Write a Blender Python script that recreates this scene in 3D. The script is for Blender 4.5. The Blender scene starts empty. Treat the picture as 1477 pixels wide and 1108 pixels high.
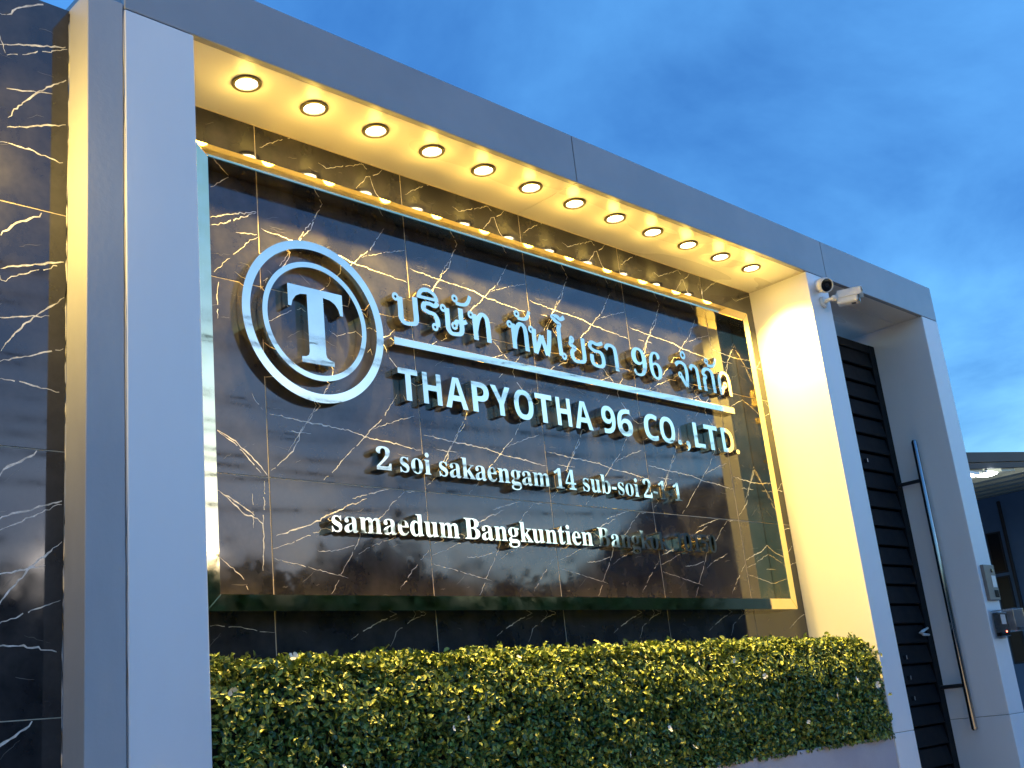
import bpy, bmesh, math, random
import numpy as np
from mathutils import Vector, Matrix

random.seed(7)
rng = np.random.default_rng(11)
scene = bpy.context.scene
COL = scene.collection
R = math.radians

# ------------------------------------------------------------------ camera
cam = bpy.data.cameras.new("camera")
cam_o = bpy.data.objects.new("camera", cam)
COL.objects.link(cam_o)
cam.sensor_width = 36.0
cam.lens = 40.268
cam.clip_start = 0.05
cam.clip_end = 2000.0
_r = Vector((0.70556768, -0.7011542, -0.10274746))
_u = Vector((-0.13477142, -0.27511433, 0.95191847))
_f = Vector((0.69570893, 0.65779548, 0.28860733))
cam_o.matrix_world = Matrix(((_r.x, _u.x, -_f.x, -1.81096), (_r.y, _u.y, -_f.y, -3.03547),
                             (_r.z, _u.z, -_f.z, 0.6009), (0, 0, 0, 1)))
scene.camera = cam_o

# ------------------------------------------------------------------ sky, sun, exposure
SUN_ELEV, SUN_AZ = 1.6, 27.0          # a sun on the horizon behind the photographer, degrees from -Y towards +X
world = bpy.data.worlds.new("World")
scene.world = world
world.use_nodes = True
nt = world.node_tree
bg = nt.nodes["Background"]
sky = nt.nodes.new("ShaderNodeTexSky")
sky.sky_type = 'NISHITA'
sky.sun_disc = False
sky.sun_elevation = R(SUN_ELEV)
sky.sun_rotation = R(180 - SUN_AZ)
sky.ozone_density = 3.6
sky.dust_density = 0.28
hs = nt.nodes.new("ShaderNodeHueSaturation")
hs.inputs["Saturation"].default_value = 1.04
nt.links.new(sky.outputs[0], hs.inputs["Color"])
tc = nt.nodes.new("ShaderNodeTexCoord")
sep = nt.nodes.new("ShaderNodeSeparateXYZ")
nt.links.new(tc.outputs["Generated"], sep.inputs[0])


def wmath(op, a, b=None):
    n = nt.nodes.new("ShaderNodeMath")
    n.operation = op
    for i, v in enumerate((a, b)):
        if v is None:
            continue
        if isinstance(v, (int, float)):
            n.inputs[i].default_value = v
        else:
            nt.links.new(v, n.inputs[i])
    return n.outputs[0]


den = wmath('ADD', wmath('ABSOLUTE', sep.outputs[2]), 0.22)
cmb = nt.nodes.new("ShaderNodeCombineXYZ")
nt.links.new(wmath('DIVIDE', sep.outputs[0], den), cmb.inputs[0])
nt.links.new(wmath('DIVIDE', sep.outputs[1], den), cmb.inputs[1])
cn = nt.nodes.new("ShaderNodeTexNoise")
cn.inputs["Scale"].default_value = 1.35
cn.inputs["Detail"].default_value = 7
cn.inputs["Roughness"].default_value = 0.58
cn.inputs["Distortion"].default_value = 0.35
nt.links.new(cmb.outputs[0], cn.inputs["Vector"])
cr = nt.nodes.new("ShaderNodeValToRGB")
cr.color_ramp.elements[0].position = 0.36
cr.color_ramp.elements[0].color = (0.56, 0.62, 0.72, 1)
cr.color_ramp.elements[1].position = 0.66
cr.color_ramp.elements[1].color = (1.40, 1.26, 1.14, 1)
nt.links.new(cn.outputs["Fac"], cr.inputs[0])
mx = nt.nodes.new("ShaderNodeMix")
mx.data_type = 'RGBA'
mx.blend_type = 'MULTIPLY'
mx.inputs[0].default_value = 1.0
nt.links.new(hs.outputs[0], mx.inputs[6])
nt.links.new(cr.outputs[0], mx.inputs[7])
nt.links.new(mx.outputs[2], bg.inputs["Color"])
bg.inputs["Strength"].default_value = 0.15

sun = bpy.data.lights.new("sun", 'SUN')
sun.energy = 0.02
sun.angle = R(12)
sun.color = (1.0, 0.86, 0.72)
sun_o = bpy.data.objects.new("sun", sun)
COL.objects.link(sun_o)
_d = Vector((math.sin(R(SUN_AZ)) * math.cos(R(SUN_ELEV + 4)), -math.cos(R(SUN_AZ)) * math.cos(R(SUN_ELEV + 4)), math.sin(R(SUN_ELEV + 4))))
sun_o.rotation_euler = _d.to_track_quat('Z', 'Y').to_euler()
sun_o.location = (0, -30, 20)

scene.view_settings.view_transform = 'Standard'
scene.view_settings.look = 'None'
scene.view_settings.gamma = 1.0
scene.view_settings.exposure = 3.25
scene.render.engine = 'CYCLES'
scene.cycles.use_denoising = True
scene.cycles.max_bounces = 10
scene.cycles.glossy_bounces = 6
scene.cycles.transmission_bounces = 8
scene.cycles.sample_clamp_indirect = 6.0
scene.cycles.caustics_reflective = True

# ------------------------------------------------------------------ measures (metres)
GZ = -0.72                      # ground
ZB, ZT = 3.0, 3.2477            # beam underside and top
XR, XM, XG, XE = 4.0, 4.2299, 5.4946, 5.7231
XPL, XS = -0.2528, -0.3766      # portal's left edge, pillar's left edge
D = 0.3958                      # marble plane behind the portal's face
WY = 0.1373                     # plane of the left marble wall
DEEP = 0.62                     # portal depth


# ------------------------------------------------------------------ materials
def mat(name, col, rough=0.5, metal=0.0, spec=0.5, **kw):
    m = bpy.data.materials.new(name)
    m.use_nodes = True
    b = m.node_tree.nodes["Principled BSDF"]
    b.inputs["Base Color"].default_value = (*col, 1)
    b.inputs["Roughness"].default_value = rough
    b.inputs["Metallic"].default_value = metal
    b.inputs["Specular IOR Level"].default_value = spec
    for k, v in kw.items():
        b.inputs[k].default_value = v
    return m


def noise_col(m, c1, c2, scale=5.0, detail=5.0, lo=0.35, hi=0.65, stretch=(1, 1, 1), rough=None, bump=0.0, bscale=None, island=0.0):
    """base colour wandering between c1 and c2, optional roughness range and fine relief"""
    t = m.node_tree
    b = t.nodes["Principled BSDF"]
    co = t.nodes.new("ShaderNodeTexCoord")
    mp = t.nodes.new("ShaderNodeMapping")
    mp.inputs["Scale"].default_value = stretch
    t.links.new(co.outputs["Object"], mp.inputs[0])
    gi = t.nodes.new("ShaderNodeObjectInfo")
    add = t.nodes.new("ShaderNodeVectorMath")
    add.operation = 'ADD'
    sc_ = t.nodes.new("ShaderNodeVectorMath")
    sc_.operation = 'SCALE'
    sc_.inputs["Scale"].default_value = 7.0
    t.links.new(gi.outputs["Location"], sc_.inputs[0])
    t.links.new(mp.outputs[0], add.inputs[0])
    t.links.new(sc_.outputs[0], add.inputs[1])
    n = t.nodes.new("ShaderNodeTexNoise")
    n.inputs["Scale"].default_value = scale
    n.inputs["Detail"].default_value = detail
    n.inputs["Roughness"].default_value = 0.6
    t.links.new(add.outputs[0], n.inputs["Vector"])
    r = t.nodes.new("ShaderNodeValToRGB")
    r.color_ramp.elements[0].position = lo
    r.color_ramp.elements[0].color = (*c1, 1)
    r.color_ramp.elements[1].position = hi
    r.color_ramp.elements[1].color = (*c2, 1)
    t.links.new(n.outputs["Fac"], r.inputs[0])
    t.links.new(r.outputs[0], b.inputs["Base Color"])
    if rough:
        mr = t.nodes.new("ShaderNodeMapRange")
        mr.inputs["From Min"].default_value = lo
        mr.inputs["From Max"].default_value = hi
        mr.inputs["To Min"].default_value = rough[0]
        mr.inputs["To Max"].default_value = rough[1]
        t.links.new(n.outputs["Fac"], mr.inputs[0])
        t.links.new(mr.outputs[0], b.inputs["Roughness"])
    if bump:
        n2 = t.nodes.new("ShaderNodeTexNoise")
        n2.inputs["Scale"].default_value = bscale or scale * 8
        n2.inputs["Detail"].default_value = 3
        t.links.new(co.outputs["Object"], n2.inputs["Vector"])
        bp = t.nodes.new("ShaderNodeBump")
        bp.inputs["Strength"].default_value = bump
        bp.inputs["Distance"].default_value = 0.01
        t.links.new(n2.outputs["Fac"], bp.inputs["Height"])
        t.links.new(bp.outputs[0], b.inputs["Normal"])
    return m


def emit(name, col, strength):
    m = bpy.data.materials.new(name)
    m.use_nodes = True
    b = m.node_tree.nodes["Principled BSDF"]
    b.inputs["Base Color"].default_value = (0.8, 0.8, 0.8, 1)
    b.inputs["Emission Color"].default_value = (*col, 1)
    b.inputs["Emission Strength"].default_value = strength
    return m


M = {}
M['post'] = noise_col(mat('satin_white_cladding', (0.7, 0.71, 0.74), 0.34), (0.80, 0.80, 0.82), (0.84, 0.84, 0.85), 2.2, 4, stretch=(1, 1, .35), rough=(0.3, 0.4), bump=0.012, bscale=3)
M['beam'] = noise_col(mat('satin_grey_cladding', (0.33, 0.34, 0.36), 0.22), (0.27, 0.28, 0.30), (0.31, 0.32, 0.34), 1.8, 4, rough=(0.18, 0.26), bump=0.012, bscale=2)
M['soffit'] = noise_col(mat('satin_soffit_cladding', (0.66, 0.64, 0.6), 0.3), (0.64, 0.63, 0.6), (0.68, 0.67, 0.64), 1.5, 2, stretch=(.4, 2, 1), rough=(0.26, 0.32))
M['pillar'] = noise_col(mat('grey_pillar_paint', (0.42, 0.42, 0.43), 0.5), (0.38, 0.38, 0.4), (0.44, 0.44, 0.45), 4, 5, stretch=(1, 1, .3), bump=0.05, bscale=60)
M['core'] = mat('dark_backing', (0.05, 0.05, 0.05), 0.8)
M['seal'] = mat('silicone_seal', (0.72, 0.72, 0.7), 0.5)
M['marble'] = noise_col(mat('black_marble', (0.03, 0.03, 0.034), 0.07, 0, 0.75), (0.016, 0.016, 0.020), (0.050, 0.048, 0.049), 7, 9, 0.36, 0.74, rough=(0.03, 0.10))
M['vein'] = noise_col(mat('white_vein', (0.7, 0.67, 0.6), 0.15), (0.42, 0.4, 0.36), (0.82, 0.79, 0.73), 40, 3, rough=(0.1, 0.2))
M['faint'] = mat('faint_vein', (0.15, 0.145, 0.135), 0.12)
M['grout'] = mat('tan_grout', (0.55, 0.46, 0.34), 0.7)
M['gold'] = noise_col(mat('polished_gold_steel', (0.93, 0.76, 0.42), 0.05, 1.0), (0.91, 0.74, 0.39), (0.95, 0.79, 0.46), 12, 4, rough=(0.025, 0.07), bump=0.006, bscale=14)
M['letter'] = noise_col(mat('mirror_letter_steel', (0.97, 0.86, 0.62), 0.05, 1.0), (0.96, 0.84, 0.59), (0.98, 0.88, 0.66), 20, 3, rough=(0.02, 0.06), bump=0.01, bscale=9)
M['gate'] = noise_col(mat('black_gate_paint', (0.006, 0.007, 0.010), 0.5, 0, 0.12), (0.004, 0.005, 0.007), (0.009, 0.010, 0.013), 9, 5, rough=(0.45, 0.6))
M['chrome'] = mat('polished_steel', (0.42, 0.41, 0.40), 0.16, 1.0)
M['darksteel'] = mat('dark_steel', (0.08, 0.08, 0.09), 0.35, 0.8)
M['plaster'] = noise_col(mat('mauve_render', (0.42, 0.40, 0.44), 0.75), (0.38, 0.36, 0.41), (0.46, 0.44, 0.48), 3, 6, bump=0.25, bscale=90)
M['white_plastic'] = mat('white_plastic', (0.78, 0.78, 0.76), 0.3)
M['black_glass'] = mat('black_glass', (0.012, 0.012, 0.014), 0.08)
M['trim'] = mat('grey_trim', (0.17, 0.155, 0.14), 0.4)
M['ring'] = mat('dark_bronze_ring', (0.10, 0.085, 0.06), 0.4, 0.5)
M['lens'] = emit('lit_lens', (1.0, 0.80, 0.46), 7.0)
M['flood'] = emit('lit_floodlight', (0.96, 1.0, 0.97), 3.5)
M['orange_led'] = emit('indicator_led', (1.0, 0.12, 0.05), 1.5)
M['globe'] = emit('lit_globe', (1.0, 0.78, 0.42), 2.2)
M['clear'] = mat('clear_plastic', (0.95, 0.97, 1), 0.06, 0, 0.6, **{"Transmission Weight": 0.96, "IOR": 1.3})
M['asphalt'] = noise_col(mat('asphalt', (0.05, 0.05, 0.052), 0.85), (0.035, 0.035, 0.037), (0.07, 0.068, 0.066), 20, 8, bump=0.4, bscale=300)
M['concrete'] = noise_col(mat('pavement_concrete', (0.32, 0.31, 0.29), 0.85), (0.36, 0.35, 0.34), (0.46, 0.45, 0.43), 2.5, 8, bump=0.2, bscale=80)
M['soil'] = noise_col(mat('ground_earth', (0.16, 0.14, 0.11), 0.9), (0.1, 0.1, 0.07), (0.2, 0.18, 0.14), 0.4, 8)
M['paint'] = mat('road_paint', (0.7, 0.7, 0.68), 0.6)
M['bark'] = noise_col(mat('bark', (0.08, 0.06, 0.045), 0.9), (0.05, 0.04, 0.03), (0.12, 0.095, 0.07), 8, 6, bump=0.6, bscale=40)
M['bluewall'] = noise_col(mat('slate_blue_wall', (0.07, 0.13, 0.24), 0.75), (0.062, 0.12, 0.225), (0.078, 0.14, 0.255), 1.2, 5, bump=0.1, bscale=40)
M['roof'] = noise_col(mat('metal_sheet_roof', (0.28, 0.29, 0.26), 0.45, 0.3), (0.24, 0.25, 0.22), (0.32, 0.33, 0.3), 1.5, 4)
M['fascia'] = mat('dark_fascia', (0.02, 0.022, 0.03), 0.6, 0, 0.3)
M['window'] = mat('dark_window_glass', (0.010, 0.012, 0.016), 0.25, 0, 0.2)
M['housewall'] = noise_col(mat('house_render', (0.2, 0.19, 0.17), 0.85), (0.16, 0.15, 0.14), (0.24, 0.22, 0.2), 0.8, 6)
M['tileroof'] = noise_col(mat('brown_roof_tiles', (0.08, 0.06, 0.05), 0.8), (0.06, 0.045, 0.04), (0.1, 0.075, 0.06), 2, 6)
M['backdropwall'] = noise_col(mat('dark_backdrop_render', (0.06, 0.065, 0.045), 0.9), (0.035, 0.045, 0.025), (0.09, 0.085, 0.07), 1.3, 8)  # dark finish of the unseen wall added for the reflections
M['cable'] = mat('black_cable', (0.012, 0.012, 0.012), 0.6)
M['polec'] = noise_col(mat('pole_concrete', (0.25, 0.24, 0.22), 0.85), (0.2, 0.19, 0.18), (0.3, 0.29, 0.27), 3, 6)
M['petal'] = mat('white_petal', (0.8, 0.8, 0.74), 0.5)
M['mulch'] = mat('dark_stems', (0.03, 0.026, 0.018), 0.9)


def leafmat(name, dark, mid, bright, pos=(0.0, 0.48, 1.0), rough=0.32, trans=0.0):
    m = mat(name, mid, rough, 0, 0.4)
    t = m.node_tree
    b = t.nodes["Principled BSDF"]
    g = t.nodes.new("ShaderNodeNewGeometry")
    r = t.nodes.new("ShaderNodeValToRGB")
    e = r.color_ramp.elements
    e[0].position, e[0].color = pos[0], (*dark, 1)
    e[1].position, e[1].color = pos[2], (*bright, 1)
    k = e.new(pos[1])
    k.color = (*mid, 1)
    t.links.new(g.outputs["Random Per Island"], r.inputs[0])
    t.links.new(r.outputs[0], b.inputs["Base Color"])
    b.inputs["Subsurface Weight"].default_value = trans
    return m


M['leaf'] = leafmat('hedge_leaf', (0.035, 0.070, 0.020), (0.105, 0.160, 0.034), (0.38, 0.43, 0.08))
M['tree_leaf'] = leafmat('tree_leaf', (0.02, 0.04, 0.012), (0.04, 0.07, 0.02), (0.07, 0.1, 0.03), rough=0.5)


# ------------------------------------------------------------------ builders
def tag(o, label=None, cat=None, group=None, kind=None):
    if label: o['label'] = label
    if cat: o['category'] = cat
    if group: o['group'] = group
    if kind: o['kind'] = kind
    return o


def thing(name, loc, label, cat, group=None):
    o = bpy.data.objects.new(name, None)
    o.empty_display_size = 0.1
    COL.objects.link(o)
    o.location = loc
    return tag(o, label, cat, group)


def wloc(o):
    v = Vector((0, 0, 0))
    while o is not None:
        v += o.location
        o = o.parent
    return v


def put(name, me, mats, parent=None, loc=None):
    o = bpy.data.objects.new(name, me)
    COL.objects.link(o)
    if mats is not None and not me.materials:
        for m in (mats if isinstance(mats, (list, tuple)) else [mats]):
            me.materials.append(m)
    if loc is None:                     # verts are in world space: move the origin to the middle
        co = np.empty(len(me.vertices) * 3)
        me.vertices.foreach_get('co', co)
        co = co.reshape(-1, 3)
        c = (co.min(0) + co.max(0)) / 2
        me.vertices.foreach_set('co', (co - c).ravel())
        me.update()
        loc = Vector(c)
    o.location = Vector(loc) - wloc(parent)
    o.parent = parent
    return o


def bm_obj(name, bm, mats, parent=None, smooth=False):
    me = bpy.data.meshes.new(name)
    bm.normal_update()
    bm.to_mesh(me)
    bm.free()
    if smooth:
        me.shade_smooth()
    return put(name, me, mats, parent)


def add_box(bm, x0, x1, y0, y1, z0, z1, bev=0.0, seg=2, m=None):
    g = bmesh.ops.create_cube(bm, size=1.0)
    vs = g['verts']
    for v in vs:
        v.co = Vector(((x0 + x1) / 2 + v.co.x * (x1 - x0), (y0 + y1) / 2 + v.co.y * (y1 - y0), (z0 + z1) / 2 + v.co.z * (z1 - z0)))
    if bev:
        es = list({e for v in vs for e in v.link_edges})
        r = bmesh.ops.bevel(bm, geom=es, offset=bev, segments=seg, affect='EDGES', profile=0.5)
        vs = list({v for f in r['faces'] for v in f.verts})
    if m is not None:
        bmesh.ops.transform(bm, matrix=m, verts=vs)
    return vs


def box(name, x0, x1, y0, y1, z0, z1, mats, parent=None, bev=0.003, seg=2):
    bm = bmesh.new()
    add_box(bm, x0, x1, y0, y1, z0, z1, bev, seg)
    return bm_obj(name, bm, mats, parent)


def add_lathe(bm, prof, origin, axis=(0, 0, 1), n=32):
    """prof: list of (radius, height along the axis)"""
    q = Vector(axis).to_track_quat('Z', 'Y').to_matrix()
    rings = []
    for r, h in prof:
        if r < 1e-6:
            rings.append([bm.verts.new(Vector(origin) + q @ Vector((0, 0, h)))])
        else:
            rings.append([bm.verts.new(Vector(origin) + q @ Vector((r * math.cos(2 * math.pi * i / n), r * math.sin(2 * math.pi * i / n), h))) for i in range(n)])
    for a, b in zip(rings, rings[1:]):
        for i in range(n):
            j = (i + 1) % n
            if len(a) == 1 and len(b) == 1:
                continue
            if len(a) == 1:
                bm.faces.new((a[0], b[i], b[j]))
            elif len(b) == 1:
                bm.faces.new((a[i], b[0], a[j]) if False else (a[j], a[i], b[0]))
            else:
                bm.faces.new((a[i], b[i], b[j], a[j]))
    bmesh.ops.recalc_face_normals(bm, faces=bm.faces[:])


def add_tube(bm, pts, rad, n=10, cap=True):
    pts = [Vector(p) for p in pts]
    rads = rad if isinstance(rad, (list, tuple)) else [rad] * len(pts)
    rings = []
    for i, p in enumerate(pts):
        t = (pts[min(i + 1, len(pts) - 1)] - pts[max(i - 1, 0)]).normalized()
        q = t.to_track_quat('Z', 'Y').to_matrix()
        rings.append([bm.verts.new(p + q @ Vector((rads[i] * math.cos(2 * math.pi * k / n), rads[i] * math.sin(2 * math.pi * k / n), 0))) for k in range(n)])
    for a, b in zip(rings, rings[1:]):
        for k in range(n):
            j = (k + 1) % n
            bm.faces.new((a[k], a[j], b[j], b[k]))
    if cap:
        bm.faces.new(rings[0][::-1])
        bm.faces.new(rings[-1])


def lathe(name, prof, origin, mats, parent=None, axis=(0, 0, 1), n=32, smooth=True):
    bm = bmesh.new()
    add_lathe(bm, prof, origin, axis, n)
    o = bm_obj(name, bm, mats, parent, smooth)
    if smooth:
        o.data.set_sharp_from_angle(angle=R(40))
    return o


def tube(name, pts, rad, mats, parent=None, n=10):
    bm = bmesh.new()
    add_tube(bm, pts, rad, n)
    o = bm_obj(name, bm, mats, parent, True)
    o.data.set_sharp_from_angle(angle=R(40))
    return o


def area_mesh(name, V, F, mats, parent=None, loc=None):
    me = bpy.data.meshes.new(name)
    me.from_pydata(V, [], F)
    me.update()
    return put(name, me, mats, parent, loc)


def lamp(name, kind, loc, watts, color, parent=None, **kw):
    l = bpy.data.lights.new(name, kind)
    l.energy = watts
    l.color = color
    for k, v in kw.items():
        setattr(l, k, v)
    o = bpy.data.objects.new(name, l)
    COL.objects.link(o)
    o.location = Vector(loc) - wloc(parent)
    o.parent = parent
    return o


# ------------------------------------------------------------------ ground, road, pavement
def sheet(name, x0, x1, y0, y1, z, m):
    o = area_mesh(name, [(x0, y0, z), (x1, y0, z), (x1, y1, z), (x0, y1, z)], [(0, 1, 2, 3)], m)
    return tag(o, kind='structure')


sheet('ground', -900, 900, -900, 900, GZ - 0.14, M['soil'])
sheet('road', -300, 300, -8.4, -1.9, GZ - 0.13, M['asphalt'])
for k in range(-10, 14):
    o = sheet('lane_marking', k * 6.0, k * 6.0 + 2.4, -5.2, -5.08, GZ - 0.126, M['paint'])
pv = box('pavement', -60, 60, -1.9, 9.0, GZ - 0.4, GZ, M['concrete'], None, 0.02)
tag(pv, kind='structure')
pv2 = box('pavement', -60, 60, -10.2, -8.4, GZ - 0.4, GZ - 0.01, M['concrete'], None, 0.02)
tag(pv2, kind='structure')

# ------------------------------------------------------------------ the clad portal
portal = thing('entrance_portal', (2.7, 0.3, GZ), 'white and grey metal clad portal framing the sign and the gate', 'portal')
# posts: upper and lower cladding, on a dark core that shows in the joints
box('post_panel', XPL, 0.0, 0.0, DEEP, GZ, ZB - 0.003, M['post'], portal, 0.004)
for xa, xb in ((XR, XM), (XG, XE)):
    box('post_panel', xa, xb, 0.0, DEEP, 0.387, ZB - 0.003, M['post'], portal, 0.004)
    box('post_panel', xa, xb, 0.0, DEEP, GZ, 0.3845, M['post'], portal, 0.004)
    box('post_core', xa + 0.012, xb - 0.012, 0.012, DEEP - 0.012, GZ + 0.01, ZB + 0.02, M['core'], portal, 0)
# beam face
for xa, xb in ((XPL, 1.984), (1.988, 4.240), (4.244, XE)):
    box('beam_panel', xa, xb, 0.0, 0.03, ZB, ZT, M['beam'], portal, 0.003)
box('beam_cap', XPL + 0.002, XE - 0.002, 0.031, DEEP, ZT - 0.03, ZT - 0.002, M['beam'], portal, 0.003)
box('beam_core', XPL + 0.01, XE - 0.01, 0.031, DEEP - 0.02, ZB + 0.021, ZT - 0.032, M['core'], portal, 0)
box('beam_end', XPL, XPL + 0.009, 0.031, DEEP, ZB, ZT, M['beam'], portal, 0.001)
box('beam_end', XE - 0.009, XE, 0.031, DEEP, ZB, ZT, M['beam'], portal, 0.001)
# soffits
for xa, xb in ((0.0, 1.984), (1.987, 4.0)):
    box('soffit_panel', xa, xb, 0.031, D + 0.002, ZB + 0.0015, ZB + 0.02, M['soffit'], portal, 0.0015)
for ya, yb in ((0.031, 0.192), (0.195, 0.80)):
    box('soffit_panel', XM, XG, ya, yb, ZB + 0.0015, ZB + 0.02, M['soffit'], portal, 0.0015)
# pale silicone beads in the corners
tube('seal_bead', [(XR - 0.001, 0.02, ZB), (XR - 0.001, D, ZB)], 0.004, M['soffit'], portal, 6)
tube('seal_bead', [(XG - 0.001, 0.02, ZB), (XG - 0.001, DEEP, ZB)], 0.005, M['seal'], portal, 6)
tube('seal_bead', [(XM, 0.1935, ZB + 0.001), (XG, 0.1935, ZB + 0.001)], 0.004, M['seal'], portal, 6)

# ------------------------------------------------------------------ marble
VEINS = {
'A3': [[(-0.002,0.242),(0.163,0.228),(0.279,0.223),(0.398,0.214),(0.45,0.199),(0.583,0.188),(0.737,0.173)],[(0.314,0.47),(0.311,0.435),(0.29,0.389),(0.261,0.348),(0.251,0.312),(0.216,0.27),(0.189,0.237),(0.144,0.188),(0.135,0.153),(0.108,0.109),(0.057,0.063),(0.008,0.025)],[(0.277,0.365),(0.217,0.29),(0.178,0.228),(0.087,0.104)],[(0.568,0.336),(0.531,0.279),(0.492,0.243),(0.442,0.191)],[(0.492,0.236),(0.607,0.28),(0.753,0.328)],[(0.305,0.618),(0.341,0.602),(0.478,0.656),(0.569,0.689)],[(0.494,0.555),(0.555,0.622),(0.616,0.654),(0.647,0.685)],[(0.362,0.678),(0.341,0.602),(0.337,0.559)]],
'A2': [[(0.002,0.237),(0.18,0.221),(0.324,0.22),(0.369,0.212),(0.462,0.196),(0.514,0.189),(0.657,0.19),(0.741,0.176)],[(0.29,0.379),(0.229,0.294),(0.197,0.248),(0.17,0.215),(0.139,0.179),(0.133,0.157),(0.087,0.096),(0.048,0.044),(0.005,0.001)],[(0.165,0.206),(0.079,0.111),(0.01,0.025)],[(0.632,0.399),(0.544,0.28),(0.486,0.234),(0.452,0.199),(0.417,0.166),(0.362,0.122),(0.308,0.066),(0.234,0.002)],[(0.074,0.184),(0.193,0.184)]],
'B1': [[(0.003,0.525),(0.09,0.552),(0.166,0.575),(0.255,0.62),(0.295,0.634),(0.357,0.663),(0.441,0.693)],[(0.369,0.688),(0.453,0.711),(0.551,0.736)],[(0.005,0.483),(0.069,0.501),(0.154,0.535),(0.237,0.567)],[(0.193,0.478),(0.284,0.485),(0.365,0.508)],[(0.638,0.736),(0.567,0.684),(0.532,0.648),(0.509,0.626),(0.399,0.55),(0.364,0.492),(0.32,0.434),(0.287,0.386),(0.254,0.331),(0.223,0.292)],[(0.637,0.732),(0.746,0.747)],[(0.008,0.445),(0.101,0.429),(0.202,0.408),(0.278,0.394),(0.326,0.383)],[(0.383,0.476),(0.436,0.502),(0.521,0.53),(0.587,0.554)],[(0.572,0.342),(0.651,0.426),(0.736,0.5)],[(0.547,0.248),(0.44,0.214),(0.322,0.157)],[(0.642,0.251),(0.615,0.223),(0.546,0.188),(0.504,0.129)],[(0.695,0.251),(0.606,0.223)]],
'L1': [[(0.535,0.68),(0.638,0.6),(0.677,0.594),(0.711,0.569),(0.713,0.524),(0.703,0.403)],[(0.539,0.676),(0.61,0.64),(0.677,0.598)],[(0.672,0.674),(0.671,0.552)],[(0.728,0.737),(0.711,0.569)],[(0.536,0.443),(0.584,0.408),(0.625,0.372),(0.64,0.335)],[(0.492,0.215),(0.574,0.212),(0.607,0.208),(0.696,0.192),(0.741,0.189)]],
'L2': [[(0.538,0.153),(0.589,0.131),(0.652,0.086),(0.695,0.051),(0.737,0.007)],[(0.538,0.149),(0.618,0.106),(0.711,0.013)],[(0.684,0.31),(0.731,0.251)],[(0.566,0.74),(0.555,0.696),(0.553,0.631),(0.553,0.577)]],
'L3': [[(0.535,0.235),(0.62,0.27),(0.693,0.295),(0.737,0.31)],[(0.541,0.203),(0.592,0.225),(0.737,0.307)],[(0.544,0.016),(0.593,0.069),(0.667,0.141),(0.694,0.173),(0.739,0.203)],[(0.643,0.198),(0.736,0.214)],[(0.539,0.358),(0.599,0.409),(0.639,0.443),(0.63,0.473),(0.605,0.491)]],
'W3': [[(0.525,0.634),(0.554,0.666),(0.577,0.688),(0.636,0.724),(0.654,0.734),(0.666,0.753)],[(0.528,0.526),(0.562,0.541),(0.58,0.553),(0.6,0.556),(0.645,0.573),(0.706,0.594)],[(0.535,0.26),(0.562,0.296),(0.581,0.335),(0.648,0.403),(0.738,0.477)],[(0.537,0.196),(0.593,0.198),(0.632,0.191),(0.691,0.184),(0.746,0.179)],[(0.535,0.246),(0.739,0.316)]],
'W2': [[(0.545,0.644),(0.58,0.688),(0.617,0.708),(0.655,0.733),(0.674,0.757)],[(0.547,0.534),(0.583,0.552),(0.648,0.571),(0.749,0.605)],[(0.548,0.499),(0.658,0.553),(0.749,0.601)],[(0.554,0.282),(0.58,0.325),(0.642,0.399),(0.707,0.457),(0.747,0.487)],[(0.556,0.197),(0.609,0.195),(0.673,0.185),(0.744,0.176)],[(0.551,0.383),(0.693,0.414)],[(0.555,0.249),(0.737,0.317)]],
'W1': [[(0.563,0.666),(0.593,0.691),(0.633,0.714),(0.66,0.73),(0.674,0.75)],[(0.66,0.725),(0.748,0.748)],[(0.567,0.54),(0.61,0.556),(0.649,0.569),(0.699,0.589),(0.75,0.601)],[(0.619,0.53),(0.745,0.596)],[(0.572,0.31),(0.614,0.366),(0.657,0.406),(0.746,0.486)],[(0.576,0.193),(0.618,0.189),(0.661,0.19),(0.745,0.181)]],
'W0': [[(0.582,0.687),(0.615,0.701),(0.644,0.723),(0.669,0.75)],[(0.614,0.713),(0.639,0.719),(0.682,0.733),(0.743,0.749)]],

}
A3, A2 = VEINS['A3'], VEINS['A2']
VEINS['A'] = [A3[0], A3[1], A3[2], A2[3], A3[4], A3[5], A3[6], A2[4],
              [(0.02, 0.60), (0.11, 0.66), (0.2, 0.70), (0.30, 0.735)], [(0.47, 0.742), (0.56, 0.66), (0.6, 0.56), (0.69, 0.47), (0.74, 0.45)]]
VEINS['W'] = VEINS['W2'] + [[(0.01, 0.30), (0.16, 0.36), (0.3, 0.47), (0.42, 0.49), (0.55, 0.54)], [(0.02, 0.66), (0.2, 0.6), (0.36, 0.62), (0.54, 0.644)],
                            [(0.12, 0.02), (0.26, 0.12), (0.4, 0.17), (0.556, 0.197)], [(0.3, 0.74), (0.41, 0.69), (0.48, 0.66), (0.548, 0.499)]]
WIDTH = {0: 0.0045, 1: 0.0042, 2: 0.0024, 3: 0.0034}


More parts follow.
